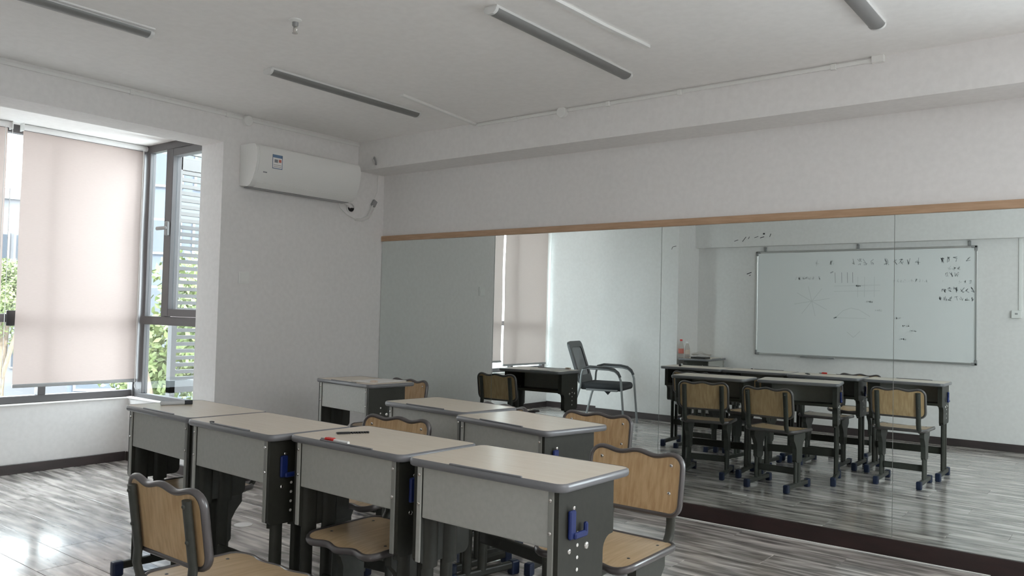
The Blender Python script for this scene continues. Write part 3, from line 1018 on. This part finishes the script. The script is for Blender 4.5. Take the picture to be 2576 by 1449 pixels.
air_conditioner()
t = thing('pipe_hole', 'round wall hole with a dark gap under the right end of the air conditioner', 'hole', (0, -0.362, 2.035))
MB().lathe([(0.038, 0.0), (0.040, 0.012), (0.033, 0.016), (0.031, 0.003)], 20, mat=Matrix.Rotation(math.pi / 2, 4, 'Y')).build('collar', 'wall', t, 50)
MB().prism([(0.030 * math.cos(a / 10 * math.pi + math.pi), 0.030 * math.sin(a / 10 * math.pi + math.pi)) for a in range(11)], 'x', 0.0, 0.0175).build('gap', 'black', t)
pts = [(0.03, -0.47, 2.075), (0.04, -0.44, 2.065), (0.035, -0.40, 2.05), (0.012, -0.37, 2.04)]
tag(MB().tube(pts, 0.012, n=8).build('drain_hose', 'wall', None, 60), 'short white drain hose from the air conditioner into the round hole', 'hose')
pts = [(0.02, -0.490, 2.07), (0.02, -0.475, 2.02), (0.02, -0.40, 1.975), (0.02, -0.33, 1.952), (0.02, -0.255, 1.958), (0.02, -0.19, 1.99), (0.02, -0.15, 2.05), (0.015, -0.125, 2.10)]
tag(MB().tube(pts, 0.004, n=6).tube([(p[0] + 0.006, p[1] + 0.004, p[2] - 0.012 - 0.008 * k % 3) for k, p in enumerate(pts[3:])], 0.004, n=6).build('power_cable', 'plastic_white', None, 60), 'white power cable looping below the air conditioner to the corner plug', 'cable')
t = thing('power_plug', 'grey plug in the corner at the end of the white cable', 'plug', (0, -0.115, 2.10))
MB().box(0, 0.022, -0.022, 0.022, -0.028, 0.028, bev=0.005, rot=Matrix.Rotation(-0.5, 3, 'X')).build('plug_body', 'plastic_grey', t)
MB().tube([(0.006, 0.005, 0.03), (0.006, 0.035, 0.10), (0.006, 0.040, 0.24)], 0.003, n=6).build('wire', 'plastic_white', t)
t = thing('cable_hook', 'small dark cable hook at the left end of the ceiling beam', 'hook', (0.215, -0.288, 2.40))
MB().tube([(0, -0.004, -0.03), (0.004, -0.012, -0.01), (0.0, -0.018, 0.015), (-0.012, -0.014, 0.030), (-0.020, -0.006, 0.018)], 0.007, n=8).build('hook_wire', 'plastic_grey', t, 60)

t = thing('light_switch', 'white square light switch on the back wall below the air conditioner', 'switch', (0, -1.304, 1.43))
MB().box(0, 0.009, -0.043, 0.043, -0.043, 0.043, bev=0.003, seg=2).build('plate', 'plastic_white', t)
MB().box(0.009, 0.012, -0.030, 0.030, -0.032, 0.032, bev=0.002).build('rocker', 'plastic_white', t)

# ---------------------------------------------------------------- ceiling: lamps, sprinkler, conduits
FILL_POWER = 18.0            # unseen lamps added behind the camera to fill the room with light
LAMPS = [(1.10, -1.94, -0.72, 'unlit batten lamp on the ceiling nearest the air conditioner'),
         (1.12, -3.83, -2.605, 'unlit batten lamp at the top left corner of the photo'),
         (2.725, -1.945, -0.715, 'unlit batten lamp at the top centre of the photo'),
         (4.045, -1.99, -0.78, 'unlit batten lamp at the top right of the photo')]
l0 = None
for x, ya, yb, lab in LAMPS:
    if l0 is None:
        l0 = thing('batten_lamp', lab, 'lamp', (x, (ya + yb) / 2, H), 0, 'ceiling batten lamps')
        MB().box(-0.037, 0.037, -0.595, 0.595, -0.012, 0.0, bev=0.002).build('mounting_plate', 'tube_side', l0)
        pr = [(-0.035, -0.011)] + [(-0.035 * math.cos(math.pi * k / 10), -0.012 - 0.024 * math.sin(math.pi * k / 10)) for k in range(11)] + [(0.035, -0.011)]
        MB().prism(pr, 'y', -0.585, 0.585).build('diffuser', 'tube_off', l0, 50)
        for s in (-1, 1):
            MB().prism([(p[0] * 1.06, p[1] * 1.05) for p in pr], 'y', s * 0.600, s * 0.582).build('end_cap', 'tube_side', l0, 50)
    else:
        dup(l0, (x, (ya + yb) / 2, H), 0, lab, 'ceiling batten lamps')
lit = bpy.data.materials.new('lit_diffuser')  # glow of the added fill lamps
lit.use_nodes = True
lb = lit.node_tree.nodes['Principled BSDF']
lb.inputs['Base Color'].default_value = (0.8, 0.8, 0.8, 1)
lb.inputs['Emission Color'].default_value = (0.96, 0.98, 1.0, 1)
lb.inputs['Emission Strength'].default_value = FILL_POWER
for k, (x, ya) in enumerate(((5.65, -3.83), (7.25, -1.94), (7.25, -3.83))):
    r = dup(l0, (x, ya + 0.61, H), 0, ('added fill lamp near the whiteboard wall, nearest one behind the camera', 'added fill lamp at the far end behind the camera, mirror side', 'added fill lamp at the far end behind the camera, whiteboard side')[k], 'added fill lamps behind the camera')
    for c in kids(r):
        if c.name.startswith('diffuser'):
            c.data = c.data.copy()
            c.data.materials[0] = lit

t = thing('sprinkler_head', 'small pendent fire sprinkler on the ceiling', 'sprinkler', (1.857, -2.31, H))
MB().lathe([(0.030, 0.0), (0.030, -0.004), (0.018, -0.012)], 20).build('cover_ring', 'plastic_white', t, 40)
MB().lathe([(0.014, -0.008), (0.014, -0.028), (0.009, -0.034)], 14).build('socket', 'plastic_grey', t, 40)
MB().tube([(-0.010, 0, -0.028), (-0.012, 0, -0.05), (-0.004, 0, -0.062), (0.004, 0, -0.062), (0.012, 0, -0.05), (0.010, 0, -0.028)], 0.0025, n=6).build('yoke', 'chrome', t, 60)
MB().tube([(0, 0, -0.03), (0, 0, -0.06)], 0.0022, n=6).build('bulb', 'clear', t)
MB().lathe([(0.013, -0.062), (0.013, -0.065)], 14).build('deflector', 'chrome', t)


def duct(name, pts, label, w=0.02, h=0.011, mat='plastic_white', up=(0, 0, 1)):
    mb = MB()
    for a, b in zip(pts, pts[1:]):
        a, b = Vector(a), Vector(b)
        d = (b - a)
        L = d.length
        d.normalize()
        u = Vector(up)
        s = d.cross(u).normalized()
        vs = []
        for p in (a, b):
            vs.append([mb.bm.verts.new(p + s * sx * w / 2 + u * sz * h) for sx, sz in ((-1, 0), (1, 0), (1, 1), (-1, 1))])
        for k in range(4):
            mb.bm.faces.new((vs[0][k], vs[0][(k + 1) % 4], vs[1][(k + 1) % 4], vs[1][k]))
        mb.bm.faces.new(vs[0][::-1])
        mb.bm.faces.new(vs[1])
    bmesh.ops.recalc_face_normals(mb.bm, faces=mb.bm.faces)
    return tag(mb.build(name, mat), label, 'trunking')


duct('ceiling_duct', [(1.350, -1.127, H), (1.235, -0.289, H)], 'thin white cable duct on the ceiling between lamp and beam', w=0.028, h=0.016, up=(0, 0, -1))
duct('ceiling_duct', [(3.00, -1.95, H), (3.018, -1.45, H), (3.045, -1.08, H)], 'white cable duct on the ceiling right of the top centre lamp', w=0.026, h=0.014, up=(0, 0, -1))
duct('ceiling_duct', [(1.175, -3.7, H), (1.178, -2.63, H)], 'thin white cable duct beside the top left lamp', w=0.014, h=0.008, up=(0, 0, -1))
t = thing('beam_trunking', 'long white cable trunking along the top of the beam above the mirror', 'trunking', (0, -0.288, 0))
MB().box(1.25, 3.93, -0.013, 0, 2.545, 2.565, bev=0.002).build('duct', 'plastic_white', t)
for x in (1.60, 2.34, 2.83, 3.71):
    MB().box(x - 0.014, x + 0.014, -0.020, 0, 2.538, 2.568, bev=0.002).build('joint_cover', 'plastic_white', t)
MB().box(3.90, 3.96, -0.03, 0, 2.538, 2.573, bev=0.003).build('end_box', 'plastic_white', t)
t = thing('junction_box', 'round white junction box on the beam above the mirror', 'junction box', (1.995, -0.288, 2.545))
MB().lathe([(0.036, 0.0), (0.036, 0.030), (0.030, 0.036)], 20, mat=Matrix.Rotation(math.pi / 2, 4, 'X')).build('box_body', 'plastic_white', t, 40)
t = thing('wall_trunking', 'long white cable trunking along the top of the window wall', 'trunking', (0, 0, 0))
MB().box(0, 0.013, -4.05, -0.29, 2.535, 2.555, bev=0.002).build('duct', 'plastic_white', t)
for y in (-2.15, -1.48):
    MB().box(0, 0.018, y - 0.014, y + 0.014, 2.531, 2.559, bev=0.002).build('joint_cover', 'plastic_white', t)
t = thing('junction_box', 'round white junction box on the window wall above the air conditioner', 'junction box', (0, -1.325, 2.535))
MB().lathe([(0.036, 0.0), (0.036, 0.030), (0.030, 0.036)], 20, mat=Matrix.Rotation(math.pi / 2, 4, 'Y')).build('box_body', 'plastic_white', t, 40)


# ---------------------------------------------------------------- small things on the desks and floor
def rod(name, a, b, r, mat, parent=None, n=12):
    return MB().tube([a, b], r, n=n).build(name, mat, parent, 60)


TOP = 0.7608
t = thing('marker_pen', 'grey whiteboard marker with a dark cap on the window side desk', 'marker', (1.452, -2.60, TOP), math.radians(72))
rod('barrel', (-0.068, 0, 0.010), (0.035, 0, 0.010), 0.010, 'mesh_back', t)
rod('cap', (0.035, 0, 0.010), (0.070, 0, 0.010), 0.0105, 'fabric_dark', t)
t = thing('ballpoint_pen', 'red and white ballpoint pen at the front edge of the third desk', 'pen', (2.80, -2.770, TOP), -0.01)
rod('tip', (-0.090, 0, 0.006), (-0.066, 0, 0.006), 0.003, 'plastic_grey', t)
rod('grip', (-0.066, 0, 0.006), (-0.020, 0, 0.006), 0.0068, 'red', t)
MB().box(-0.062, -0.022, -0.010, 0.010, 0.006, 0.0135, bev=0.003).build('clip', 'red', t)
rod('barrel', (-0.020, 0, 0.006), (0.055, 0, 0.006), 0.0055, 'plastic_white', t)
t = thing('comb', 'black toothed comb lying on the third desk behind the red pen', 'comb', (2.668, -2.588, TOP), math.radians(62))
MB().box(-0.062, 0.062, 0.004, 0.012, 0, 0.005, bev=0.001).build('spine', 'black', t)
mb = MB()
mb.box(-0.062, -0.012, -0.010, 0.005, 0, 0.007, bev=0.001)
for k in range(7):
    mb.box(-0.006 + k * 0.0098, -0.0005 + k * 0.0098, -0.010, 0.005, 0, 0.006)
mb.build('teeth', 'black', t)
tag(MB().box(-0.105, 0.105, -0.148, 0.148, 0, 0.004, rot=Matrix.Rotation(0.06, 3, 'Z'), about=(0, 0, 0)).build('paper_sheet', 'paper'), 'white paper pad lying on the lone desk by the back wall', 'paper')
bpy.data.objects['paper_sheet'].location = (1.060, -0.975, TOP + 0.0014)
tag(MB().box(-0.022, 0.022, -0.014, 0.014, 0, 0.016, bev=0.003).build('eraser', 'eraser'), 'beige eraser on the lone desk, seen in the mirror', 'eraser')
bpy.data.objects['eraser'].location = (1.15, -1.10, TOP + 0.004)
tag(MB().box(-0.010, 0.010, -0.006, 0.006, 0, 0.006, bev=0.002).build('eraser_crumb', 'black'), 'small black crumb on the second desk from the window', 'crumb')
bpy.data.objects['eraser_crumb'].location = (2.08, -2.805, TOP)


def bottle(x, y, h, lab, cap):
    t = thing('drink_bottle', lab, 'bottle', (x, y, TOP), 0, 'bottles on the corner desk')
    r = 0.031
    MB().lathe([(r * 0.9, 0), (r, 0.006), (r, h * 0.52), (r * 0.97, h * 0.58), (r * 0.75, h * 0.74), (0.014, h * 0.90), (0.013, h - 0.016)], 18).build('bottle_body', 'clear', t, 50)
    MB().lathe([(r + 0.0006, h * 0.24), (r + 0.0006, h * 0.50)], 18).build('wrap_label', 'print_red' if cap == 'red' else 'eraser', t, 50)
    MB().lathe([(0.0155, h - 0.018), (0.0155, h), (0.012, h + 0.002)], 14).build('screw_cap', 'red' if cap == 'red' else 'plastic_white', t, 50)


bottle(0.722, -4.085, 0.215, 'taller clear bottle with a dark red cap and red label on the corner desk', 'red')
bottle(0.792, -4.100, 0.190, 'shorter clear bottle with a white cap and orange label on the corner desk', 'white')
# papers and a dark folder on the corner desk
mb = MB()
n = 9
vs = []
for i in range(n):
    vs.append([mb.bm.verts.new((-0.10 + 0.20 * i / (n - 1), -0.09 + 0.18 * k / (n - 1), 0.034 + 0.045 * math.sin(i * 0.55 + 0.5) * math.sin(k * 0.45 + 0.4) * (0.6 + 0.4 * math.cos(k))
           * (1 if 0 < i < n - 1 and 0 < k < n - 1 else 0.2) + 0.008)) for k in range(n)])
for a, b in zip(vs, vs[1:]):
    for k in range(n - 1):
        mb.bm.faces.new((a[k], a[k + 1], b[k + 1], b[k]))
bmesh.ops.solidify(mb.bm, geom=list(mb.bm.faces), thickness=0.003)
o = tag(mb.build('crumpled_paper', 'paper', None, 60), 'crumpled white papers behind the bottles on the corner desk', 'paper')
o.location = (0.86, -4.33, TOP + 0.004)
o = tag(MB().box(-0.09, 0.09, -0.07, 0.07, 0, 0.018, bev=0.003).build('folder', 'black'), 'black folder on the corner desk in front of the papers', 'folder')
o.location = (0.93, -4.16, TOP + 0.0006)
tag(MB().lathe([(0.050, 0.0), (0.050, 0.0012)], 24).build('floor_disc', 'paper'), 'round white disc on the floor between the desk legs', 'paper')  # flat white disc lying on the floor
bpy.data.objects['floor_disc'].location = (0.998, -1.913, 0.0004)
for x, y, lab in ((2.757, -0.885, 'pale strip on the floor in front of the mirror'), (3.735, -2.045, 'pale paper scrap on the floor beside the foot of the nearest chair')):  # flat pale strips lying on the floor
    o = tag(MB().box(-0.05, 0.05, -0.011, 0.011, 0, 0.0012, rot=Matrix.Rotation(-0.15, 3, 'Z')).build('pale_strip', 'paper'), lab, 'paper')
    o.location = (x, y, 0.0004)

# ---------------------------------------------------------------- outside the window
ls = thing('louver_screen', 'grey louvered screen outside the side window', 'screen', (-1.36, -0.55, 0))
sl = MB().box(-0.035, 0.004, -0.47, 0.55, 0, 0.030).build('slat', 'louver', ls)
z = 0.60
first = True
while z < 2.50:
    if first:
        sl.location = (0, 0, z)
        first = False
    else:
        c = sl.copy()
        C.objects.link(c)
        c.parent = ls
        c.location = (0, 0, z)
    z += 0.0575
for y in (-0.515, 0.50):
    MB().box(-0.05, 0.01, y, y + 0.045, 0.45, 2.70).build('post', 'louver', ls)
MB().box(-0.05, 0.01, -0.515, 0.545, 0.50, 0.60).build('bottom_rail', 'louver', ls)
MB().box(-0.05, 0.01, -0.515, 0.545, 2.36, 2.47).build('top_rail', 'louver', ls)

struct(MB().box(-120, -3.0, -60, 110, -9.2, -9.0).build('ground', 'asphalt'), 'grey street ground far below the windows')


def tree(loc, scale, label, seed, proto=None):
    t = thing('tree', label, 'tree', loc, seed, 'street trees outside')
    t.scale = (scale,) * 3
    if proto:
        for ch in kids(proto):
            c = ch.copy()
            C.objects.link(c)
            c.parent = t
        return t
    rr = random.Random(seed)
    MB().tube([(0, 0, 0), (0.05, 0.02, 3), (0.0, 0.1, 6), (0.1, 0.0, 9)], 0.16, n=8).tube([(0, 0.05, 6.0), (0.5, 0.4, 7.4), (0.9, 0.7, 8.8)], 0.08, n=6).tube([(0, 0.05, 6.4), (-0.6, -0.3, 7.8), (-0.9, -0.7, 9.2)], 0.08, n=6).build('trunk', 'bark', t, 60)
    verts, faces = [], []
    blobs = []
    for k in range(26):
        a, e = rr.uniform(0, 6.28), rr.uniform(-0.6, 1.4)
        q = rr.uniform(0.6, 1.35)
        blobs.append((q * math.cos(a) * math.cos(e), q * math.sin(a) * math.cos(e), 8.9 + 1.7 * math.sin(e), rr.uniform(0.5, 0.8)))
    for bx, by, bz, br_ in blobs:
        for k in range(420):
            d = Vector((rr.gauss(0, 1), rr.gauss(0, 1), rr.gauss(0, 1))).normalized() * br_ * rr.uniform(0.6, 1.0)
            c = Vector((bx, by, bz)) + d
            u = Vector((rr.gauss(0, 1), rr.gauss(0, 1), rr.gauss(0, 1))).normalized()
            v = u.orthogonal().normalized()
            s = rr.uniform(0.05, 0.09)
            i = len(verts)
            verts += [c + u * s, c + v * s * 0.55, c - u * s, c - v * s * 0.55]
            faces.append((i, i + 1, i + 2, i + 3))
    me = bpy.data.meshes.new('foliage')
    me.from_pydata([tuple(v) for v in verts], [], faces)
    me.materials.append(MAT['leaf'])
    f = bpy.data.objects.new('foliage', me)
    C.objects.link(f)
    f.parent = t
    f['kind'] = 'stuff'
    return t


t1 = tree((-7.0, 2.75, -9.0), 1.0, 'leafy green tree outside the side window, left one', 1)
tree((-5.6, 6.9, -9.0), 0.97, 'leafy green tree farthest right behind the louvered screen', 4, t1)
tree((-32.4, 9.0, -9.0), 1.08, 'leafy green tree seen through the slit between the blinds', 9, t1)
tree((-14.5, 8.2, -9.0), 1.04, 'leafy green tree farther out behind the louvered screen', 12, t1)


def building(loc, rz, w, d, h, facade, label, fl=3.0, cols=6):
    t = thing('apartment_building', label, 'building', loc, rz)
    MB().box(0, d, -w / 2, w / 2, 0, h).build('wall', facade, t)
    MB().box(-0.2, d + 0.2, -w / 2 - 0.2, w / 2 + 0.2, h, h + 0.6).build('roof_parapet', facade, t)
    m = None
    nf = int(h / fl)
    for i in range(2, nf):
        for k in range(cols):
            yy = -w / 2 + w * (k + 0.5) / cols
            zz = i * fl + 1.3
            if m is None:
                m = MB().box(-0.12, 0.05, -0.9, 0.9, -0.8, 0.8).build('window', 'facade_white', t)
                p = MB().box(-0.10, -0.125, -0.8, 0.8, -0.7, 0.7).build('glass_pane', 'far_glass', m)
                m.location = (0, yy, zz)
            else:
                c = m.copy()
                C.objects.link(c)
                c.parent = t
                c.location = (0, yy, zz)
                p2 = p.copy()
                C.objects.link(p2)
                p2.parent = c
    return t


# local +x points away from us, so the facade at x=0 looks back at the classroom
building((-29.0, 15.0, -9), math.radians(152), 9, 8, 24, 'facade_blue', 'blue grey apartment tower outside the side window', cols=4)
building((-19.0, 23.5, -9), math.radians(138), 11, 8, 22, 'facade_pink', 'pinkish apartment block seen between the louvers')
building((-46.0, 12.0, -9), math.radians(160), 12, 8, 16, 'facade_white', 'white apartment block seen in the slit between the blinds')
